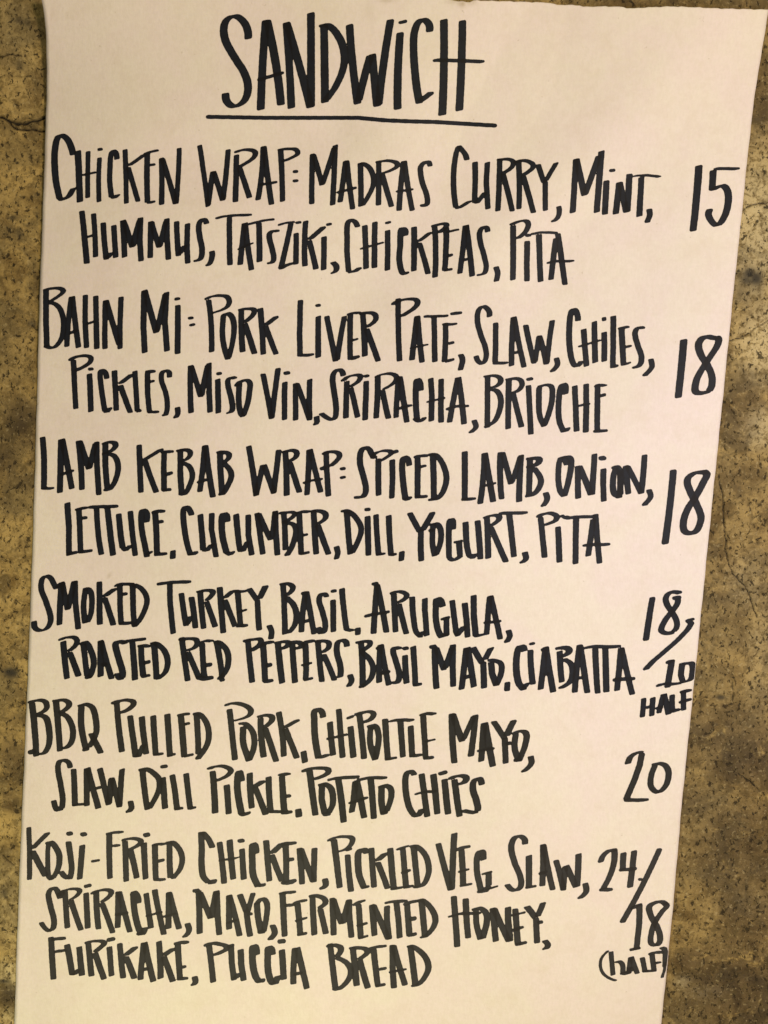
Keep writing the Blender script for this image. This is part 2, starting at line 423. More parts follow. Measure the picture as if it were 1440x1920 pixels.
# ------------------------------------------------------------------ the lettering
# each stroke is a path in pixels of one enlarged crop; "@kind word left top scale nib_width nib_height"
TRACE = """
@heading SANDWICH 380 0 2.5714 14.6 8
~220,187 218,150 200,108 160,78 120,92 102,135 110,195 150,270 200,350 218,410 212,465 185,500 145,512 115,485 110,450
305,93 280,533; 310,95 378,508; k.8 263,388 393,348
403,105 428,525; 405,108 520,520; 522,58 522,520
585,115 590,498; ~568,122 610,125 655,175 680,240 680,320 645,410 590,490
708,115 748,503; 750,495 812,258; 818,258 842,515; 848,510 907,90
953,153 940,530; 948,108 983,103
~1095,152 1092,118 1065,95 1035,115 1018,180 1020,300 1032,420 1045,495; k.9 1045,490 1112,440
1163,90 1155,560; 1253,95 1237,538; k.8 1110,290 1360,298
@underline LINE 380 0 2.5714 9 8
15,563 300,568 750,568 880,580 1000,585 1120,588 1420,606
@word CHICKEN 90 240 4.8 10.3 5.6
k1.2 ~225,238 215,190 180,110 130,68 88,85 62,200 60,340 75,500 105,635; k1.2 105,635 ~140,642 190,610 220,560 245,530
k1.2 268,200 288,672; k.9 362,205 357,632; 305,425 435,398
k.9 465,262 460,668; 450,195 487,190
~620,282 615,235 590,205 568,240 558,350 556,480 570,620; 570,625 600,625 645,590
k.9 693,188 705,685; 725,340 870,237; k.9 722,350 812,665
893,225 890,450 895,675; ~870,235 930,212 995,203; 912,335 970,327; 895,672 970,662
1022,265 1022,695; 1030,275 1150,685; k.9 1182,175 1155,688
@word WRAP 360 260 4.8 10.3 5.6
k.9 68,55 145,615; 145,605 190,288; 192,290 278,560; 278,555 327,92
400,140 390,575; ~390,122 450,103 520,100 570,125 545,180 425,255; 428,260 520,535
640,65 592,560; 648,65 717,595; 610,415 770,388
797,90 815,570; ~780,100 860,92 935,98 952,135 900,170 815,205
910,293 952,300; 910,377 955,381
@word MADRAS 560 260 4.8 10.3 5.6
125,132 118,592; 130,140 212,420; 212,418 325,70; 330,50 305,605
425,195 372,578; 432,195 487,638; 340,487 525,437
555,215 560,615; ~540,224 590,228 640,268 672,340 670,420 620,530 565,612
720,205 718,603; ~700,210 800,198 880,215 890,245 840,280 760,312; 750,320 838,615
945,197 903,652; 950,197 1023,650; 873,475 1035,455
~1183,245 1172,212 1135,213 1100,250 1097,310 1115,400 1150,500 1160,575 1140,602 1098,595
@word CURRY 840 260 4.8 10.3 5.6
~172,190 155,140 95,66; ~95,66 75,130 55,250 50,370 55,500 70,615; 72,620 105,620 210,555
243,205 237,580; 240,572 265,572 340,480; 355,205 345,390 360,637
465,180 448,658; ~450,190 540,185 587,205 575,255 490,318; 495,320 580,655
635,200 637,637; ~600,215 680,195 760,225 765,258 720,300 670,332; 675,335 770,670
810,228 868,400; 983,205 872,395; 875,380 877,652
~997,610 1003,660 985,715 935,752
@word MINT 1060 270 4 11.4 6
80,105 55,522; 85,110 145,388; 145,385 255,80; 272,45 235,520
310,270 297,533; 332,200 375,195
405,280 378,532; 408,285 460,515; 482,220 465,515
572,240 555,550; k.8 ~507,241 600,234 718,247
~630,490 634,530 612,592
@price 15 1060 270 4 13.4 7
1003,155 957,660
1110,192 1100,352; k.9 1118,185 1310,187; ~1100,347 1140,325 1190,316 1222,375 1215,480 1180,570 1140,615; 1140,615 ~1105,590 1074,530 1085,485
@word HUMMUS 140 385 4.8 10.8 5.6
65,48 110,527; k.9 170,70 185,300 188,470; 110,285 165,270
257,152 285,490; 285,480 345,420; 352,175 370,475
435,128 450,473; 440,135 520,380; 522,375 590,120; 592,105 586,300 598,507
685,140 680,478; 690,145 762,383; 765,380 825,130; 830,115 832,300 845,492
918,140 935,458; 935,448 1000,350; 1017,158 1010,350 1018,527
~1188,165 1170,128 1140,132 1118,180 1125,280 1145,380 1140,470 1118,492 1072,502
~1235,412 1238,460 1215,525 1182,547
@word TATSZIKI 400 390 4.8 10.6 5.6
145,80 150,517; k.9 ~22,94 100,75 200,66 345,62
280,130 240,517; 285,130 345,562; k.8 217,377 362,312
410,130 415,490; k.9 ~318,147 400,125 470,110 548,102
~592,212 550,205 510,225 505,270 530,370 545,450 530,488 485,498
~585,155 650,135 725,128; 700,130 605,552; 600,550 650,518 720,495
745,222 742,512; 743,132 790,130
833,110 825,528; k1.1 865,285 1000,165; 862,290 925,553
997,252 993,562; 1015,148 1068,146
~1068,482 1105,520 1105,565 1058,592
@word CHICKPEAS 640 390 4.8 10.6 5.6
~148,170 125,125 80,110 55,150 52,300 52,400 65,570; 65,578 90,575 130,565 180,530
210,152 223,552; 302,120 298,543; k.9 168,372 385,308
417,195 415,567; 395,133 448,130
k1.1 ~575,250 575,200 545,185 533,230 530,330 522,460 545,575 570,592 600,570
655,165 652,573; 690,305 810,212; 700,310 782,597
840,165 843,630; ~820,165 880,148 945,145 940,175 870,225
945,170 930,570; ~955,215 1000,205 1060,192; 950,440 1005,412; 930,562 1003,548
1118,150 1065,597; 1125,150 1178,620; 1095,475 1140,455
~1318,215 1310,178 1275,172 1245,220 1250,300 1285,430 1305,530 1285,588 1220,605
~1393,530 1408,590 1393,665
@word PITA 820 400 4.8 10.8 5.6
682,105 680,605; ~655,105 730,75 800,68 820,100 790,170 715,232
810,245 807,615; 795,197 843,200
915,185 930,620; k.9 ~850,187 930,172 1075,176
1085,180 1150,645; 1070,215 1022,605; k.95 985,452 1050,430 1235,430
@word BAHN 70 530 4.8 10.4 5.6
78,58 78,350 86,580; ~60,64 130,52 205,52 235,75 200,115 110,172; ~110,182 160,192 210,245 235,350 225,480 180,560 130,588 70,568
308,120 265,580; 315,120 372,588; 290,460 360,425
432,106 430,350 443,590; 525,115 535,600; 445,375 515,345
612,155 608,600; 618,155 738,560; 755,122 745,600
@word MI 70 530 4.8 10.8 5.6
962,62 955,400 968,637; 965,65 1072,452; 1075,445 1155,90; 1163,80 1148,350 1168,622
1265,198 1262,645; 1235,144 1285,148
1355,316 1405,320; 1368,377 1420,382
@word PORK 340 540 4.8 10.6 5.6
245,105 272,582; ~220,102 270,77 350,68 415,82 432,130 400,180 275,228
~378,245 370,400 385,530 420,642; ~370,248 415,228 460,270 475,380 455,520 425,640
540,188 553,580; ~520,197 590,187 650,192 658,215 630,260 570,307; 570,315 660,595
710,178 738,603; k1.1 755,335 870,247; 755,340 855,600
@word LIVER 540 540 4.8 10.6 5.6
112,105 105,400 108,618; k1.15 108,606 237,600
273,247 272,632; 250,152 292,160
348,250 430,662; 440,660 510,245
562,230 560,650; ~540,240 590,224 650,225; k1.1 570,475 635,455; k1.1 570,642 645,608
672,220 692,620; ~650,230 720,222 780,235 793,270 770,310 710,352; 705,365 815,663
@word PATE 540 540 4.8 10.6 5.6
992,90 1005,662; ~938,155 985,120 1080,100 1150,104 1168,135 1130,185 1020,255
@+ 720 550 4.8
k1.05 298,200 250,608; 300,200 343,625; k.9 232,497 403,460
450,195 457,622; k.95 ~360,208 450,207 576,202
553,265 542,622; ~535,274 590,280 658,275; 575,455 635,439; k1.1 555,615 637,588; k1.2 ~603,178 640,181 700,174
~690,548 708,600 685,695
@word SLAW 720 550 4.8 10.6 5.8
~950,212 945,160 895,118 850,155 842,250 870,370 910,480 920,570 890,630 848,612 828,565
1005,262 1000,625; 985,628 1120,626
1165,206 1148,660; 1170,208 1262,668; 1180,540 1215,525
@+ 960 570 4.8
122,185 200,538; 205,530 248,280; 245,280 310,545; 315,540 365,140
~400,488 410,545 355,615
@word CHILES 960 570 4.8 10.8 5.6
~595,152 590,100 555,48 525,110 515,250 520,400 545,520 575,560 605,545 628,508
645,220 672,567; 742,150 750,535; 593,387 800,325
830,248 830,523; k.9 828,115 830,155
912,102 912,300 908,580; 912,570 955,550
985,215 1005,557; ~965,224 1010,210 1055,212; 1020,390 1080,372; 1010,548 1070,520
~1187,225 1160,210 1120,228 1108,275 1135,380 1165,470 1150,550 1085,577
~1250,497 1258,570 1185,652
@price 18 1160 600 6 13.4 8
735,210 668,885
~1125,205 1060,200 1000,188 930,215 898,290 930,400 1000,510 1050,640 1045,750 1010,805; ~1015,800 950,822 870,810 865,720 900,620 960,520 1060,370 1112,285 1125,210 1085,192
@word PICKLES 120 655 4.8 10.4 5.6
85,95 107,540; ~45,102 110,68 200,58 243,78 225,125 110,192
228,215 242,567; 222,173 262,182
~385,262 375,215 340,188 325,230 340,380 368,555; 362,562 390,560 425,515
453,187 472,555; k1.1 500,310 615,222; 505,320 600,575
638,190 650,400 660,560; 645,560 700,547
752,195 752,400 770,570; ~740,202 780,197 822,203; 770,289 812,287; 760,567 860,564
~950,252 945,205 915,192 880,215 880,290 915,390 930,500 915,588 885,588
~1020,523 1025,580 998,625
@word MISO 330 670 4.8 10.6 5.6
132,66 137,505; 135,72 225,360; 230,355 290,60; 297,46 298,300 307,500
375,190 380,508; 365,141 413,150
~540,197 510,180 470,200 470,260 500,380 505,480 455,505
~570,235 565,400 580,500 605,535; ~540,265 575,222 655,214 660,320 640,430 605,530
@word VIN 330 670 4.8 10.6 5.8
782,145 860,555; 862,552 920,92
980,217 978,568; k1.2 975,136 1020,148
1075,228 1077,572; 1085,232 1205,570; 1205,190 1203,560
1265,525 1270,580 1250,620
@word SRIRACHA 590 680 4.8 10.6 5.6
~258,117 245,77 205,62 165,115 170,230 190,370 190,480 165,512 120,500 50,452
290,160 282,505; ~245,172 300,128 380,110 413,122 390,170 320,217; 325,225 388,495
465,160 453,522; 445,112 490,127
568,115 552,507; ~550,132 600,107 690,100 738,130 715,180 620,242; 610,245 665,505
758,120 732,502; 765,122 830,540; 740,420 880,378
k1.1 ~955,252 950,185 925,152 912,220 912,400 922,522; ~902,500 925,522 955,525 1000,487
1045,135 1055,300 1050,533; 1140,142 1138,542; k.9 1005,355 1178,315
1290,126 1212,545; 1295,128 1345,557; 1180,427 1270,392 1392,390
@+ 860 680 4.8
~138,518 155,580 100,637
@word BRIOCHE 860 680 4.8 10.8 5.6
260,112 258,592; ~225,127 290,117 360,127 380,165 350,205 290,227; ~295,237 350,260 380,330 365,440 320,530 240,582
452,145 445,603; ~430,152 510,142 560,160 568,210 530,255 480,272; 490,275 567,582
628,200 650,650; k1.2 622,142 658,154
~725,215 722,320 730,480 770,575; ~720,217 790,200 835,215 842,320 820,430 770,570
~962,287 965,220 945,192 915,230 900,380 905,520 945,625; 945,622 970,610 995,575
1045,203 1062,623; 1147,187 1143,632; 1070,389 1188,372
1252,188 1247,625; ~1222,217 1270,202 1333,210; k1.2 1270,298 1317,292; k1.1 1210,617 1345,610
@word LAMB 60 810 4.8 11.2 6
95,42 105,520; k.9 100,506 203,507
262,60 250,553; 270,60 360,515; 255,385 290,375 380,342
420,75 450,525; 430,78 515,337; 515,335 575,90; 582,85 585,300 602,570
660,95 660,300 678,515; ~640,110 680,92 740,97 752,125 720,165 640,200; ~690,195 745,220 775,300 760,410 700,515 645,518
@word KEBAB 240 820 4.8 11 6
100,65 108,300 117,500; k1.1 145,205 318,98; 150,205 258,500
325,130 322,300 325,485; ~305,137 350,128 408,132; k1.15 340,340 400,312; k1.2 315,475 393,468
472,110 470,300 482,510; ~435,122 500,112 555,125 560,160 530,195 475,220; ~495,230 550,260 580,340 560,420 510,510 465,505
692,70 645,497; 698,70 765,542; 620,412 720,375
828,128 832,300 848,520; ~805,133 870,135 910,155 900,195 860,225; ~865,235 915,290 930,350 900,430 850,510 818,510
@word WRAP 440 820 4.8 11 6
125,75 195,530; 192,525 258,240; 262,242 355,510; 350,505 398,108
455,120 468,530; ~430,135 500,118 555,130 555,170 500,215; 495,222 585,500
672,105 650,525; 678,105 775,498; k.9 612,415 690,388 797,375
822,120 845,535; ~790,155 840,132 920,135 945,165 910,220 855,262; k1.2 778,280 815,275
948,282 998,282; 948,360 1000,362
@word SPICED 660 830 4.8 11 6
~210,140 180,110 155,60 115,45 80,80 72,180 105,310 125,410 110,475 65,492 22,490; 170,130 210,130
238,140 240,480; ~180,118 240,82 320,72 355,88 330,120 240,172; k1.3 365,82 408,85
362,148 357,507
~515,207 505,150 475,130 455,155 455,300 480,510; 470,505 500,510 537,480
590,135 588,495; ~562,137 610,120 675,118; k1.1 605,218 672,210; k1.1 570,490 683,485
728,95 738,520; ~695,105 760,115 825,210 850,320 825,430 770,500 690,515
@word LAMB 850 830 4.8 11.2 6
103,75 103,525; k1.1 80,510 208,505
280,90 240,557; 285,90 360,535; 260,395 388,360
425,82 436,510; 440,85 520,375; 522,372 610,108; 612,105 592,538
690,130 680,485; k1.15 ~660,148 730,140 775,150 750,195 660,225; ~725,225 785,320 780,390 720,465 650,483
~830,450 845,510 800,580
@word ONION 850 830 4.8 11.2 6
~1005,130 965,140 945,280 960,430 1000,485; ~980,132 1050,135 1060,200 1040,330 1000,485; k1.1 1000,135 1030,205
1122,203 1125,507; 1130,205 1240,475; 1272,95 1248,475
@+ 1030 840 4.5
457,170 455,300 460,455; k1.3 425,75 472,98
~560,165 540,250 545,380 600,420; ~535,170 575,160 605,230 600,330 590,420; 600,180 600,400
645,145 668,392; 655,148 778,390; 805,52 775,390
~840,352 855,410 795,490
@price 18 1030 840 4.5 13.6 8
1048,178 975,818
~1330,215 1290,205 1220,215 1165,270 1190,370 1240,470 1280,580 1270,650; ~1275,640 1230,708 1150,710 1130,640 1165,520 1230,420 1310,270 1330,220 1300,193
@word LETTUCE 110 925 4.8 11 6
77,80 92,300 92,565; k1.2 75,545 162,532
182,130 190,300 197,540; ~158,150 200,135 258,132; 205,215 260,225; k1.1 180,528 307,517
342,125 385,555; 438,120 490,563; k1.1 272,125 340,122 540,117
~540,187 555,350 575,490; 575,490 605,510 655,465; 645,157 660,330 690,565
~795,260 795,180 765,150 745,170 745,300 770,440 795,570; k.9 790,555 845,515
868,165 880,350 885,555; ~842,180 890,160 955,165; 895,250 943,260; k1.1 865,552 980,545
1030,508 1026,595
@word CUCUMBER 330 930 4.8 11 6
~142,172 115,115 85,100 65,140 75,290 105,450 130,530; 120,525 160,520 198,495
218,160 235,350 245,490; 240,485 280,490 325,430; 322,150 320,300 362,552
k1.15 ~460,230 455,175 425,165 412,220 420,370 455,510; 450,505 490,525 525,490
540,158 575,490; 560,492 605,490 650,400; 650,165 652,350 682,535
728,150 782,528; 740,155 855,400; 895,130 865,380; 895,130 900,350 914,537
970,150 985,490; k.9 ~930,155 1000,148 1070,155 1050,190 970,240; ~1000,240 1060,260 1080,320 1050,440 1005,525 980,535
1108,150 1128,530; ~1085,155 1130,142 1210,142; 1140,355 1185,345; k1.1 1120,520 1205,508
1238,125 1262,528; ~1215,135 1290,135 1345,160 1345,200 1275,255; 1275,260 1375,530
@+ 510 940 4.8
~580,408 592,470 575,525
@word DILL 510 940 4.8 11 6
672,85 705,480; ~622,88 680,88 740,130 800,230 790,320 720,470
860,130 868,492; 832,73 887,75
935,115 960,492; 950,478 1025,470
1050,122 1072,492; 1060,478 1128,480
1170,445 1163,542
@word YOGURT 740 940 4.8 11.2 6
132,98 230,280; k1.1 350,88 242,275; 238,250 241,542
~345,205 340,380 360,490; ~320,210 380,205 415,260 410,380 370,490; 320,262 340,260
~527,250 525,175 505,165 490,200 488,400 490,510; ~490,510 530,530 600,490; 580,355 590,495; 530,372 605,355
~638,187 650,400 670,490; 665,490 700,505 735,465; 745,170 772,525
830,140 842,520; ~805,150 870,128 940,135 935,170 860,225; 865,230 1005,552
1030,110 1075,505; k1.1 935,107 1200,104
~1173,460 1180,520 1132,560
@word PITA 900 930 4.8 11.2 6
545,190 582,558; ~515,195 550,170 630,155 690,180 680,220 585,262
702,272 715,602; k.9 715,182 755,180
865,190 860,617; k1.1 ~755,185 800,198 850,190 1035,186
1040,160 1077,610; 1020,200 972,550; k1.1 922,448 1000,437 1175,437
@word SMOKED 50 1070 4.8 11 6
~270,165 245,120 215,65 175,48 140,75 130,160 170,270 210,390 215,460 180,520 120,540 75,515 65,455; 270,165 310,105
315,95 295,495; 320,105 370,355; 372,350 430,88; 435,88 440,300 465,530
~530,160 512,320 525,470; ~515,165 560,168 585,230 580,380 545,470
655,95 658,490; k1.1 695,235 800,158; 700,240 782,495
840,120 840,300 850,485; ~800,145 830,122 900,122 960,122; 860,205 905,215; k1.1 835,475 955,472
955,120 970,505; ~960,125 1030,160 1080,240 1075,320 1020,440 965,505
@word TURKEY 290 1070 4.8 11 6
135,110 140,300 168,572; k1.1 ~22,122 130,108 250,102 325,102
240,200 285,500; 285,495 330,400; 330,235 368,520
410,180 443,525; ~385,190 450,178 520,185 520,215 465,270; 465,275 548,510
585,145 600,350 618,565; 625,250 715,175; 628,260 725,505
745,180 772,505; ~715,182 770,188 825,185; 735,382 832,347; k1.1 740,498 843,495
845,155 925,270; k1.1 1005,125 935,265; 925,260 942,540
~1030,492 1053,550 1045,618
@word BASIL 490 1080 4.8 11 6
195,65 213,530; ~165,75 240,70 285,100 265,145 215,180; ~225,190 290,260 315,340 300,440 240,520
400,135 360,510; 405,138 475,525; k1.1 370,160 400,150; 385,415 430,395
~590,190 570,162 535,170 520,220 555,340 575,430 565,500 520,515; 515,460 530,520
645,210 648,508; 627,135 677,137
725,108 768,490; 755,480 838,495
870,462 868,535
@word ARUGULA 680 1080 4.8 11.2 6
130,75 98,525; 130,75 215,510; k1.15 95,65 128,75; ~20,368 90,345 170,335 240,320
280,155 297,510; ~255,160 320,140 390,160 395,190 325,240; 325,250 395,525
~445,190 455,350 480,500 525,550; 505,545 555,495; 560,195 560,300 578,545
k1.1 ~722,275 700,215 665,205 660,260 660,400 690,520 715,555; 755,370 757,540; k1.1 700,395 780,368; 700,530 770,535
805,215 840,500 860,545; 850,535 915,450; 918,240 945,555
1000,168 1000,350 1018,545; k1.2 1010,540 1100,525
1145,175 1115,535; 1150,175 1240,572; 1085,420 1250,405
~1310,488 1325,540 1290,605
@price 18 1140 1090 6.856 11.5 7
575,195 485,770
~940,155 880,138 800,145 745,210 760,300 820,390 880,500 885,590 840,650; ~835,655 760,670 690,640 690,590 750,480 830,380 890,290 905,225; k1.1 825,215 930,208
@price 10 1140 1090 6.856 11.5 6
k1.05 ~1110,490 1035,505 1070,540 960,690 720,910 600,1010 470,1145
825,1000 760,1375; k1.1 745,1060 830,1015; ~625,1355 700,1322 850,1320 930,1310
~955,1060 940,1200 965,1295; ~930,1065 1010,1055 1080,1060 1085,1180 1060,1260 960,1300
@word HALF 1140 1090 6.856 10.5 6
460,1495 440,1755; 578,1485 560,1740; 485,1625 560,1610
715,1440 650,1705; 722,1445 780,1715; 610,1640 700,1610
825,1450 832,1680; 800,1680 930,1640
968,1410 972,1665; k1.1 ~930,1430 985,1410 1075,1405; 910,1565 1080,1508
@word ROASTED 105 1170 4.8 11.4 6
65,150 100,497; ~25,150 80,125 160,120 190,150 170,200 115,245; 120,250 205,475
245,170 280,470; ~225,185 265,165 310,230 340,340 325,430 300,487; k1.2 270,478 310,478
400,142 402,480; 405,148 503,498; k1.1 425,375 445,355
k1.1 ~630,175 585,160 540,170 545,240 580,360 600,440 595,490; ~600,488 570,490 545,445
685,150 712,510; k1.2 600,160 812,135
765,190 785,470; ~745,200 790,195 848,205; k1.2 800,355 838,335; k1.2 775,472 850,462
880,160 905,500; ~850,170 910,180 980,250 1005,340 985,430 910,500
@word RED 320 1180 4.8 11.2 6
100,70 155,468; ~80,90 150,85 225,90 240,120 215,165 150,190; 150,200 255,440
285,120 305,440; ~270,120 310,105 378,105; k1.2 325,330 360,308; k1.3 ~245,430 310,445 380,430
412,105 465,440; ~395,110 440,120 505,190 520,290 495,380 430,455; 460,440 467,470
@word PEPPERS 320 1180 4.8 11.2 6
695,90 735,482; ~655,108 720,95 800,88 815,110 790,150 720,195
830,130 850,475; k1.15 ~820,155 860,120 920,120; k1.2 870,335 900,310; k1.3 840,470 928,462
965,120 1005,490; k1.1 ~945,125 1010,112 1060,118 1050,150 990,178
1095,120 1120,485; k1.1 ~1065,118 1130,115 1170,125 1180,155 1120,175
1212,130 1215,460; k1.1 ~1195,140 1230,110 1290,108; k.9 1172,325 1275,300; k1.2 1205,455 1283,440
@+ 560 1180 4.8
172,105 210,475; ~150,108 220,105 270,120 265,170 210,210; 220,220 325,465
k1.05 ~435,155 425,110 385,98 350,120 345,210 375,330 375,420 350,438
~462,410 475,470 440,522
@word BASIL 560 1180 4.8 11.2 6
560,110 575,525; ~515,122 570,112 640,112 640,140 615,165 555,205; ~570,205 640,270 670,350 645,450 555,525
735,130 725,485; 740,135 812,505; 705,170 735,165; 740,400 828,375
~918,175 880,165 850,180 870,270 900,370 905,440 880,480 840,470
957,228 972,492; k1.1 942,165 982,178
1030,148 1050,505; k1.2 1040,500 1108,497
@word MAYO 780 1180 4.8 11.6 6.2
168,150 185,538; k1.2 135,158 170,155; 180,165 255,370; 255,365 330,150; 332,132 330,300 335,520
455,158 408,550; 460,160 522,525; k1.2 430,430 490,425
510,158 600,310; k1.1 685,150 610,290; 605,290 612,535
675,290 685,400 725,510; ~655,275 720,285 765,310 765,400 720,510
825,470 818,560
@word CIABATTA 940 1180 4.8 11.4 6
k1.15 ~205,200 200,160 165,155 140,230 135,350 155,480 205,545; 195,540 245,475
262,182 285,498; 255,125 297,135
400,150 352,550; 402,155 468,570; k1.1 370,185 400,175; 380,410 430,395
525,190 545,480; k1.2 ~490,175 550,165 605,175 610,205 580,230 530,250; ~560,265 625,310 640,400 610,480 520,535
705,132 660,575; 708,140 775,575; 690,445 730,430
845,165 868,580; 935,165 945,570; k1.1 ~740,170 830,155 950,158 1065,155
1080,160 1040,560; 1082,165 1180,590; k1.2 1000,460 1050,450 1208,445
@word BBQ 40 1300 4.8 11.6 6
95,85 135,572; ~62,88 110,70 170,62 220,80 225,140 150,190; ~150,195 220,220 250,330 250,450 210,535 160,545; k1.4 75,530 115,525
312,70 348,525; ~280,72 340,62 400,65 432,100 400,145 345,175; ~355,175 420,220 462,320 455,430 410,485 370,495
~540,105 540,300 580,500; ~515,110 580,98 640,130 672,250 670,370 600,500; k1.2 560,505 600,505; 620,355 720,545
@word PULLED 200 1300 4.8 11.4 6
90,85 138,530; ~45,95 110,70 200,62 245,85 210,135 130,178
210,198 262,575; 255,565 285,565 340,450; 315,205 358,550
418,197 442,562; 425,550 515,547; 545,182 570,575; k1.1 555,560 622,548
668,200 698,577; k1.1 ~640,205 690,190 748,186; 695,275 748,275; k1.1 700,565 785,552
808,180 825,550; ~785,185 840,190 900,270 920,370 900,470 815,598
@word PORK 400 1310 4.8 11.4 6
145,92 195,555; ~105,68 150,45 230,45 310,75 340,115 310,160 190,200
~268,250 270,400 320,560; ~230,225 290,228 350,290 370,380 360,460 320,560
425,170 455,530; ~405,165 460,150 525,160 525,200 460,260; 465,262 568,570
588,118 635,525; k1.1 640,262 775,185; 645,265 755,540
~812,480 825,570
@word CHIPOLTLE 570 1310 4.8 11.4 6
k1.05 ~172,170 165,125 130,95 95,110 92,180 100,360 130,535; 125,528 165,525 230,500
232,205 262,515; 312,90 348,535; 200,365 395,320
418,245 445,535; k1.3 388,172 445,162
495,130 540,545; ~465,145 530,125 600,118 628,140 600,185 535,215
~600,250 595,400 640,550; ~578,252 640,245 672,330 665,430 640,550; k1.1 610,270 615,260
730,180 755,555; k1.1 735,545 840,532
868,190 892,532; ~770,205 850,192 990,195
960,240 975,525; k1.1 955,515 1065,510
1072,150 1095,540; ~1045,158 1090,135 1190,140; 1095,385 1185,365; k1.1 1080,537 1172,530
@word MAYO 740 1320 4.8 11.8 6
515,82 538,535; 525,90 610,340; 612,338 725,90; 728,92 683,480
805,162 778,525; 812,165 885,565; 740,425 900,398
885,150 995,320; k1.1 1080,135 1000,300; 992,300 1000,540; 1030,340 1025,370
~1090,265 1080,400 1120,518; ~1060,275 1120,245 1180,260 1180,350 1120,518; k1.1 1075,500 1130,508
~1225,470 1228,540 1150,620
@price 20 1130 1390 7.2 11.8 6.5
~335,315 370,220 450,160 540,145; 535,150 500,320 430,520 310,800; k1.1 300,790 625,790
~710,320 660,450 650,600 700,670 760,690; ~680,315 770,300 850,330 890,420 870,560 820,640 750,695
@word SLAW 90 1410 4.8 11.2 5.8
~200,140 185,95 145,75 100,90 90,160 115,300 132,420 125,510; ~125,515 80,520 50,440
230,150 242,490; k.9 225,480 330,470
350,140 350,490; 355,140 455,510; 430,325 475,320
465,145 545,478; 548,475 570,230; 572,228 645,500; 642,498 668,145
~742,445 750,510 708,548
@word DILL 90 1410 4.8 11.4 6
850,155 895,522; ~825,160 890,155 950,190 1000,250 995,350 910,515
1035,225 1055,515; k1.2 1018,132 1070,130
1117,203 1162,525; k1.1 1145,512 1220,508
1243,190 1280,513; k1.1 1262,505 1337,503
@word PICKLE 260 1420 4.8 11.8 6
665,122 688,508; ~618,110 680,85 760,80 820,105 830,130 790,170 695,215
792,245 810,515
k1.05 ~930,212 920,160 905,130 890,170 890,300 925,510; k1.1 ~915,505 960,515 995,485
1000,135 1020,462; k1.1 1040,265 1135,205; 1045,265 1145,520
1168,170 1190,500; 1180,490 1300,490
1290,165 1312,495; ~1255,165 1300,150 1365,158; 1320,350 1367,347; k1.2 1290,500 1388,492
@+ 480 1420 4.8
k1.1 380,462 388,542
@word POTATO 480 1420 4.8 11.8 6
480,110 535,525; ~415,130 480,105 580,97 650,110 645,145 525,200
595,240 590,380 620,510; ~570,250 620,240 680,290 690,420 650,512; k1.3 610,510 660,512
740,195 790,590; k1.1 ~645,205 740,187 920,178
895,205 860,505; 905,205 975,548; 830,418 1010,355
1032,190 1062,555; k1.1 ~920,205 1020,185 1178,186
~1130,265 1130,400 1145,500; ~1108,268 1160,252 1210,280 1215,370 1170,500; k1.3 1130,500 1175,500
@word CHIPS 640 1430 4.8 12 6
~660,115 640,85 610,78 580,120 580,260 610,400 650,470; ~640,470 690,475 728,415
722,97 775,490; 828,100 865,467; ~662,287 740,265 860,258
928,145 962,467; k1.4 885,97 942,90
1018,150 1065,487; k1.1 ~968,155 1010,130 1080,118 1125,135 1110,175 1050,195
~1265,200 1255,155 1235,140 1195,160 1185,240 1215,340 1230,420 1215,452; k1.1 ~1220,452 1160,445 1085,430
@word KOJI-FRIED 40 1540 4.5 11 5.6
k.85 62,48 68,497; k1.1 90,235 235,88; k1.1 90,245 210,470
k.85 ~228,185 222,300 232,470 260,495; ~215,190 245,175 290,220 320,290 310,400 260,490; ~330,420 370,470 405,480
~398,175 415,300 425,400 410,488; k1.2 390,90 425,118
515,195 492,495; k1.2 508,97 545,122
k1.2 588,337 665,331
742,100 748,488; k1.1 ~715,107 780,95 862,93; k1.1 765,203 838,206
875,165 885,512; ~848,165 900,148 970,148 1010,170 980,205 915,240; 920,240 975,483
1035,178 1050,492; k1.3 1048,98 1068,132
1128,190 1135,490; ~1110,205 1150,192 1210,195; k1.2 1155,345 1203,318; k1.1 1120,490 1220,495
1250,170 1258,480; ~1228,180 1280,180 1340,250 1358,330 1335,410 1275,485
@word CHICKEN 350 1550 4.8 11.4 6
~232,190 200,120 150,60 130,55; ~130,50 135,200 135,350 150,450 200,505; k1.1 195,505 235,502 262,468
295,138 338,515; 385,115 420,478; 285,305 475,280
498,195 515,480; k1.2 465,120 515,135
k1.1 ~625,245 622,190 600,155 590,200 590,300 600,440 645,540; k1.1 625,525 675,530 705,505
715,120 745,495; k1.2 765,245 870,145; 765,250 860,495
890,155 895,515; k1.15 ~860,155 920,150 985,150; k1.2 910,305 960,288; k1.4 860,500 930,505 985,468
1015,190 1040,522; 1025,195 1140,500; 1152,188 1145,505
~1245,472 1250,530 1200,565
@word PICKLED 600 1550 4.8 11.4 6
125,115 178,555; ~70,132 140,98 230,90 290,105 285,150 240,200 165,225; k1.1 235,208 285,203
248,250 280,587
k1.1 ~420,240 400,208 360,215 342,260 350,420 375,500 400,555; k1.1 375,545 410,545 440,525
462,188 488,550; k1.1 510,310 605,230; 515,315 610,562
632,190 665,570; k1.1 640,562 738,548
745,190 775,552; ~690,213 740,190 793,175; 738,420 818,385; k1.1 755,547 835,535
842,170 880,545; ~815,172 880,185 950,260 980,370 965,460 920,530 848,545
@word VEG 800 1550 4.5 11.4 6
97,140 205,540; 235,48 225,200 212,540
292,190 308,500; k1.1 ~255,205 300,178 367,168; 262,385 362,358; k1.1 285,498 387,485
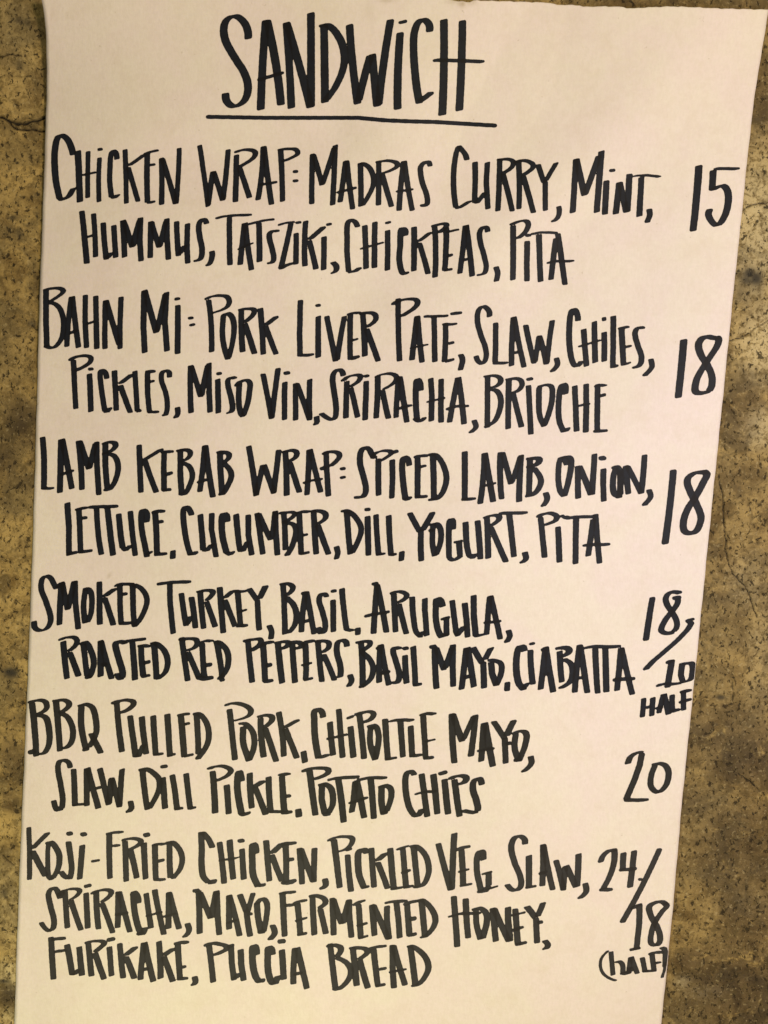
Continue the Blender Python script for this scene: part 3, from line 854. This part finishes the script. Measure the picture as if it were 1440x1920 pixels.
~480,285 475,215 450,205 425,250 425,380 445,480 460,550; k1.2 435,545 490,545 525,500; 525,375 522,510; k1.1 460,405 545,380; k1.1 500,530 605,500
@word SLAW 800 1550 4.5 11.6 6
~830,148 825,105 780,80 730,110 715,190 745,310 790,420 795,500 760,535 715,530 675,485
862,238 862,520; k1.1 840,515 930,500
982,145 975,507; 985,150 1065,537; k1.1 945,405 1010,375
1090,280 1155,540; 1150,540 1170,325; 1175,325 1260,515; 1282,222 1270,515
~1338,480 1345,550 1283,612
@price 24/ 1080 1560 6.4 11.6 7
~290,370 330,280 400,225 480,215; ~462,215 460,350 410,520 320,695; 290,690 445,695
570,240 560,465; 525,458 735,438; 700,215 645,675
k.95 1010,190 545,1098; k.7 750,568 790,570
@price 18 1080 1560 6.4 11.4 6
762,860 760,1100 725,1410; k1.1 ~665,935 720,890 780,865; k1.1 640,1418 775,1390
~1085,878 1045,842 980,840 890,880 875,920 910,1030 980,1150 1010,1260 1000,1330 960,1365; ~970,1365 905,1340 900,1240 940,1100 1040,945 1092,888 1050,848
@word (HALF) 1080 1560 6.4 9.8 5.0
k.62 ~390,1420 310,1510 292,1600 320,1690 390,1750 490,1788
k.95 420,1430 445,1725; ~470,1560 530,1560 560,1600 562,1700
655,1495 630,1700; 660,1495 740,1705; k1.5 545,1690 650,1700; k1.4 640,1620 660,1680
795,1505 830,1685; 800,1670 960,1665
912,1465 940,1675; k1.1 ~872,1475 950,1445 1040,1450; 940,1570 1030,1568
~1005,1390 1060,1400 1072,1500 1065,1620; k.6 ~1068,1560 1062,1650 1030,1752
@word SRIRACHA 70 1650 4.8 11 5.6
~205,165 185,110 160,75 125,80 100,130 120,240 148,350 145,430 115,460; k.9 ~120,462 80,445 30,380; k1.4 190,145 230,110
250,95 272,437; ~220,100 290,82 370,85 380,110 345,150 295,178; 300,180 395,455
438,112 455,440; k1.3 430,58 478,48
530,100 552,445; ~485,130 540,100 620,88 665,105 655,140 580,200; 580,205 680,480
728,100 722,435; 735,105 835,472; 695,318 822,292
k1.1 ~910,210 905,160 870,110 865,150 875,280 900,400 935,490; k1.1 ~905,480 945,485 972,425
978,115 1025,438; 1055,85 1140,495; 972,328 1120,290
1182,105 1180,443; 1187,110 1277,443; k.9 1125,335 1245,300
~1350,392 1365,460 1315,522
@word MAYO 340 1660 4.8 11.4 6
155,45 165,440; k1.2 115,50 150,45; 165,60 265,303; 270,300 315,45; 318,45 325,250 342,450
430,82 430,402; 430,85 525,458; 400,345 500,310
525,78 585,240; k.9 650,62 595,250; 585,220 620,462; 610,250 625,270
~680,150 690,280 715,425; ~670,175 730,120 772,170 765,290 740,425; k1.3 695,418 745,418
~820,358 840,430 790,495
@word FERMENTED 340 1660 4.8 11.4 6
910,58 930,465; k1.1 ~880,75 950,65 1030,63; k1.1 935,180 1020,178
1045,160 1072,452; k1.1 ~1015,170 1060,145 1132,138; 1020,325 1137,288; k1.1 1050,447 1135,428
@+ 540 1660 4.8
220,92 238,453; ~190,98 260,95 330,125 335,165 280,205; 290,210 342,440
398,112 412,453; 405,118 485,353; 490,353 552,125; 552,125 550,250 572,472
635,170 655,480; k1.1 ~592,185 635,155 695,133; 615,370 717,335; k1.2 640,475 725,455
755,170 780,458; 765,172 905,490; 892,180 890,300 912,490
975,150 1005,480; k1.1 ~872,160 960,145 1065,143
1072,165 1095,460; k1.1 ~1045,180 1095,155 1175,140; k1.2 1100,310 1150,290; k1.2 1085,455 1160,432
1200,130 1232,465; ~1150,140 1210,135 1290,210 1328,310 1300,390 1235,460 1190,465
@word HONEY 780 1660 4.8 11.8 6
340,95 355,300 372,558; 447,117 470,478; 285,288 400,255 590,252
k.95 ~540,215 545,350 580,485; ~512,222 570,205 625,240 640,310 600,485
690,200 720,510; 700,205 840,510; 828,190 828,300 848,510
893,208 918,540; 860,272 988,240; 865,410 972,370; k1.2 900,535 1000,510
990,182 1080,300; k.95 1150,145 1090,290; 1080,290 1090,525; 1110,320 1125,345
~1150,492 1185,530 1180,560 1140,578
@word FURIKAKE 80 1745 4.5 11.2 5.8
70,52 92,415; k1.1 ~85,75 130,68 192,66; k1.1 100,175 195,170
205,115 250,375; k.9 240,368 275,365 310,320; 308,132 332,383
385,105 412,387; ~358,110 410,92 490,88 520,105 490,140 440,180; 440,185 520,413
562,132 582,388; k1.4 555,75 598,75
650,105 680,403; k1.1 695,210 800,130; 700,215 775,408
855,95 825,420; 860,95 935,433; 850,335 895,315
980,85 995,412; k1.1 1020,210 1115,145; 1020,215 1100,433
1140,115 1158,408; k1.1 ~1112,118 1160,100 1232,102; 1170,315 1208,298; k1.1 1140,405 1230,405
~1282,390 1288,440 1255,467
@word PUCCIA 370 1750 4.5 11.4 6
98,95 135,417; ~58,108 120,85 190,92 250,120 210,155 140,185
285,100 290,250 310,398; k1.3 270,110 290,103; 315,390 350,330; 365,132 370,260 392,402
k1.1 ~500,185 495,130 475,105 465,150 468,260 490,360 525,415; k1.1 510,410 540,405 560,375
k1.1 ~635,180 625,130 600,120 595,180 595,300 615,390 640,430; k1.1 625,425 660,420 685,350
712,135 730,395; k1.4 688,68 733,68
825,118 810,433; 842,118 925,470; 820,350 880,330
@word BREAD 560 1750 4.5 11.4 6
265,85 310,465; ~235,112 290,100 350,115 355,150 320,200; ~320,205 400,245 440,310 420,390 340,470 295,465
455,112 490,447; ~435,125 500,122 570,135 580,165 510,220; 515,225 585,465
632,130 668,445; ~600,130 660,115 740,107; k1.1 680,310 742,288; k1.2 655,445 735,430
792,95 805,465; 798,100 900,442; 760,330 915,302
940,100 985,440; ~915,108 970,115 1060,190 1095,280 1070,360 1005,435 950,442
"""

TILT = math.radians(12)
STEP = 1.5


def catmull(P):
    P = np.array(P, float)
    if len(P) < 3:
        return P
    E = np.vstack([2 * P[0] - P[1], P, 2 * P[-1] - P[-2]])
    out = []
    for i in range(1, len(E) - 2):
        p0, p1, p2, p3 = E[i - 1], E[i], E[i + 1], E[i + 2]
        # centripetal-like: damp the tangents on uneven spacing
        l1 = np.hypot(*(p2 - p1)) + 1e-6
        m1 = (p2 - p0) / (np.hypot(*(p2 - p0)) + 1e-6) * l1
        m2 = (p3 - p1) / (np.hypot(*(p3 - p1)) + 1e-6) * l1
        n = max(2, int(l1 / 3.0))
        for k in range(n):
            u = k / n
            out.append((2 * u**3 - 3 * u**2 + 1) * p1 + (u**3 - 2 * u**2 + u) * m1 + (-2 * u**3 + 3 * u**2) * p2 + (u**3 - u**2) * m2)
    out.append(E[-2])
    return np.array(out)


def para_sdf(X, Y, quad):
    """signed distance to a convex quad"""
    d = np.full(X.shape, 1e9)
    inside = np.ones(X.shape, bool)
    area = sum(quad[i][0] * quad[(i + 1) % 4][1] - quad[(i + 1) % 4][0] * quad[i][1] for i in range(4))
    sg = 1.0 if area > 0 else -1.0
    for i in range(4):
        a, b = quad[i], quad[(i + 1) % 4]
        e = b - a
        l2 = e @ e
        if l2 < 1e-9:
            continue
        wx, wy = X - a[0], Y - a[1]
        tt = np.clip((wx * e[0] + wy * e[1]) / l2, 0, 1)
        d = np.minimum(d, (wx - tt * e[0]) ** 2 + (wy - tt * e[1]) ** 2)
        inside &= sg * (e[0] * wy - e[1] * wx) >= 0
    d = np.sqrt(d)
    if abs(area) < 1e-3:
        return d
    return np.where(inside, -d, d)


def poly_dist(q, P):
    A, B = P[:-1], P[1:]
    d = B - A
    u = np.clip(((q - A) * d).sum(1) / np.maximum((d * d).sum(1), 1e-9), 0, 1)[:, None]
    return float(np.hypot(*(q - A - u * d).T).min())


def parse(text):
    words, cur = [], None
    for line in text.strip().splitlines():
        line = line.strip()
        if not line:
            continue
        if line[0] == '@':
            f = line[1:].split()
            if f[0] == '+':
                ox, oy, sc_ = map(float, f[1:4])
            else:
                ox, oy, sc_, W, T = map(float, f[2:7])
                cur = dict(kind=f[0], text=f[1], strokes=[], W=W, T=T)
                words.append(cur)
            continue
        for part in line.split(';'):
            k, smooth, pts = 1.0, False, []
            for tok in part.split():
                if tok[0] == 'k':
                    k = float(tok[1:])
                    continue
                if tok[0] == '~':
                    smooth, tok = True, tok[1:]
                a, b = tok.split(',')
                pts.append((ox + float(a) / sc_, oy + float(b) / sc_))
            if len(pts) > 1:
                cur['strokes'].append((k, smooth, np.array(pts)))
    return words


def build_word(name, wd, mat, parent, seed):
    r = np.random.default_rng(seed)
    allp = np.vstack([q[2] for q in wd['strokes']])
    m = wd['W'] * 1.3 + 5
    x0, y0 = allp.min(0) - m
    x1, y1 = allp.max(0) + m
    nxg, nyg = int((x1 - x0) / STEP) + 2, int((y1 - y0) / STEP) + 2
    gx, gy = x0 + STEP * np.arange(nxg), y0 + STEP * np.arange(nyg)
    SD = np.full((nyg, nxg), 9.0)
    cnt = np.zeros((nyg, nxg))
    for (si, (k, smooth, P)) in enumerate(wd['strokes']):
        dot = len(P) == 2 and np.hypot(*(P[1] - P[0])) < 13
        others = [o[2] for oi, o in enumerate(wd['strokes']) if oi != si]
        tilt = TILT + r.normal(0, math.radians(2.5))
        W, T = wd['W'] * 1.03 * k * r.uniform(0.97, 1.03), wd['T'] * k * r.uniform(0.94, 1.06)
        if dot:
            W, T = W * 0.92, T * 1.12
        tn = math.tan(tilt)
        h = max((T - W * tn) / (1 - tn), 2.4)
        a = 0.5 * (W - h) * np.array([1.0, -tn])
        rad = h / 2
        path = catmull(P) if smooth else P.copy()
        if not smooth and len(path) == 2:            # the hand never draws dead straight
            d = path[1] - path[0]
            ln = np.hypot(*d)
            nrm = np.array([-d[1], d[0]]) / (ln + 1e-6)
            bow = r.normal(0, 0.008) * ln
            n = max(2, int(ln / 7))
            u = np.linspace(0, 1, n + 1)[:, None]
            path = path[0] + d * u + nrm * bow * 4 * u * (1 - u)
        # pull both ends in by the nib so that the ink ends where it was traced
        for end in (0, -1):
            nb = 1 if end == 0 else -2
            d = path[nb] - path[end]
            tot = np.hypot(*(P[-1] - P[0])) if not smooth else 40
            dn = d / (np.hypot(*d) + 1e-6)
            ins = min((0.5 if smooth else 1.0) * rad + abs(a @ dn), 0.42 * max(tot, 3))
            if abs(dn[1]) < 0.8 and not dot:         # a shallow stroke that starts on another keeps touching it
                near = min([poly_dist(path[end], o) for o in others] + [99])
                if near < 0.5 * wd['W']:
                    ins *= 0.68
            if smooth:
                # walk along the curve
                while len(path) > 3 and ins > 0:
                    l = np.hypot(*(path[nb] - path[end]))
                    if l > ins:
                        path[end] = path[end] + (path[nb] - path[end]) / l * ins
                        break
                    ins -= l
                    path = path[1:] if end == 0 else path[:-1]
            else:
                while len(path) > 2 and np.hypot(*(path[nb] - path[end])) <= ins:
                    ins -= np.hypot(*(path[nb] - path[end]))
                    path = path[1:] if end == 0 else path[:-1]
                l = np.hypot(*(path[nb] - path[end]))
                path[end] = path[end] + (path[nb] - path[end]) / (l + 1e-6) * min(ins, 0.9 * l)
        S1 = np.full((nyg, nxg), 9.0)
        n = len(path)
        pres = 1 + 0.05 * np.sin(np.linspace(0, 3.0, n) + r.uniform(0, 6))
        for i in range(n - 1):
            p0, p1 = path[i], path[i + 1]
            ai = a * pres[i]
            ext = np.abs(ai) + rad + 5
            i0 = max(0, int((min(p0[0], p1[0]) - ext[0] - x0) / STEP)); i1 = min(nxg, int((max(p0[0], p1[0]) + ext[0] - x0) / STEP) + 2)
            j0 = max(0, int((min(p0[1], p1[1]) - ext[1] - y0) / STEP)); j1 = min(nyg, int((max(p0[1], p1[1]) + ext[1] - y0) / STEP) + 2)
            X, Y = np.meshgrid(gx[i0:i1], gy[j0:j1])
            dd = para_sdf(X, Y, [p0 - ai, p0 + ai, p1 + ai, p1 - ai]) - rad
            S1[j0:j1, i0:i1] = np.minimum(S1[j0:j1, i0:i1], dd)
        cnt += np.clip(0.5 - S1 / 1.5, 0, 1)
        SD = np.minimum(SD, S1)
    X, Y = np.meshgrid(gx, gy)
    # slightly uneven, bleeding edge
    SD = SD + 0.22 * np.sin(X * 0.31 + 1.7 * np.sin(Y * 0.23 + seed)) * np.sin(Y * 0.37 + seed) \
        + 0.15 * np.sin(X * 0.9 + Y * 0.7 + seed) * np.sin(Y * 0.83 - X * 0.4)
    # ink stops at the edge of the sheet
    SD = np.maximum(SD, X - (ma(Y, R_PTS) - 0.8))
    SD = np.maximum(SD, (ma(Y, L_PTS) + 0.8) - X)
    SD = np.where(np.abs(SD) < 1e-4, 1e-4, SD)
    ins = SD < 0
    vid = -np.ones((nyg, nxg), int)
    vid[ins] = np.arange(ins.sum())
    vx, vy = list(X[ins]), list(Y[ins])
    ve, vc = list(np.clip(-SD[ins] / 2.2, 0, 1)), list(cnt[ins])
    faces = []
    n_in = ins[:-1, :-1].astype(int) + ins[:-1, 1:] + ins[1:, 1:] + ins[1:, :-1]
    J, I = np.nonzero(n_in == 4)
    faces += np.stack([vid[J + 1, I], vid[J + 1, I + 1], vid[J, I + 1], vid[J, I]], -1).tolist()
    ecache = {}

    def cut(ja, ia, jb, ib):
        key = (ja, ia, jb, ib) if (ja, ia) < (jb, ib) else (jb, ib, ja, ia)
        v = ecache.get(key)
        if v is None:
            da, db = SD[ja, ia], SD[jb, ib]
            u = da / (da - db)
            v = len(vx)
            vx.append(gx[ia] + (gx[ib] - gx[ia]) * u)
            vy.append(gy[ja] + (gy[jb] - gy[ja]) * u)
            ve.append(0.0)
            vc.append(cnt[ja, ia] if da < 0 else cnt[jb, ib])
            ecache[key] = v
        return v

    J, I = np.nonzero((n_in > 0) & (n_in < 4))
    for j, i in zip(J.tolist(), I.tolist()):
        cs = [(j + 1, i), (j + 1, i + 1), (j, i + 1), (j, i)]
        poly = []
        for q in range(4):
            A, B = cs[q], cs[(q + 1) % 4]
            if ins[A]:
                poly.append(int(vid[A]))
            if ins[A] != ins[B]:
                poly.append(cut(A[0], A[1], B[0], B[1]))
        if len(poly) >= 3:
            faces.append(poly)
    Pv = on_paper(np.array(vx), np.array(vy), 0.00022)
    o = mesh_object(name, Pv.tolist(), faces, mat, parent)
    attr(o, 'edge', ve)
    attr(o, 'passes', vc)
    return o


WORDS = parse(TRACE)
# dish by dish: the words that belong together
ENTRIES = [('CHICKEN', 1), ('BAHN', 1), ('LAMB', 1), ('SMOKED', 1), ('BBQ', 1), ('KOJI-FRIED', 1)]
starts = {e[0] for e in ENTRIES}
seen, entry, nth = set(), None, 0
for n, wd in enumerate(WORDS):
    if wd['text'] in starts and wd['text'] not in seen:
        seen.add(wd['text'])
        entry = bpy.data.objects.new('dish_entry', None)
        entry.empty_display_size = 0.02
        entry.parent = sign
        COL.objects.link(entry)
        nth += 1
    mat = INK if nth <= 4 else (INK_MID if nth == 5 else INK_PALE)
    if wd['kind'] == 'heading':
        build_word('heading', wd, mat, sign, n)
    elif wd['kind'] == 'underline':
        build_word('heading_underline', wd, mat, sign, n)
    else:
        build_word('price' if wd['kind'] == 'price' else 'word', wd, mat, entry, n)
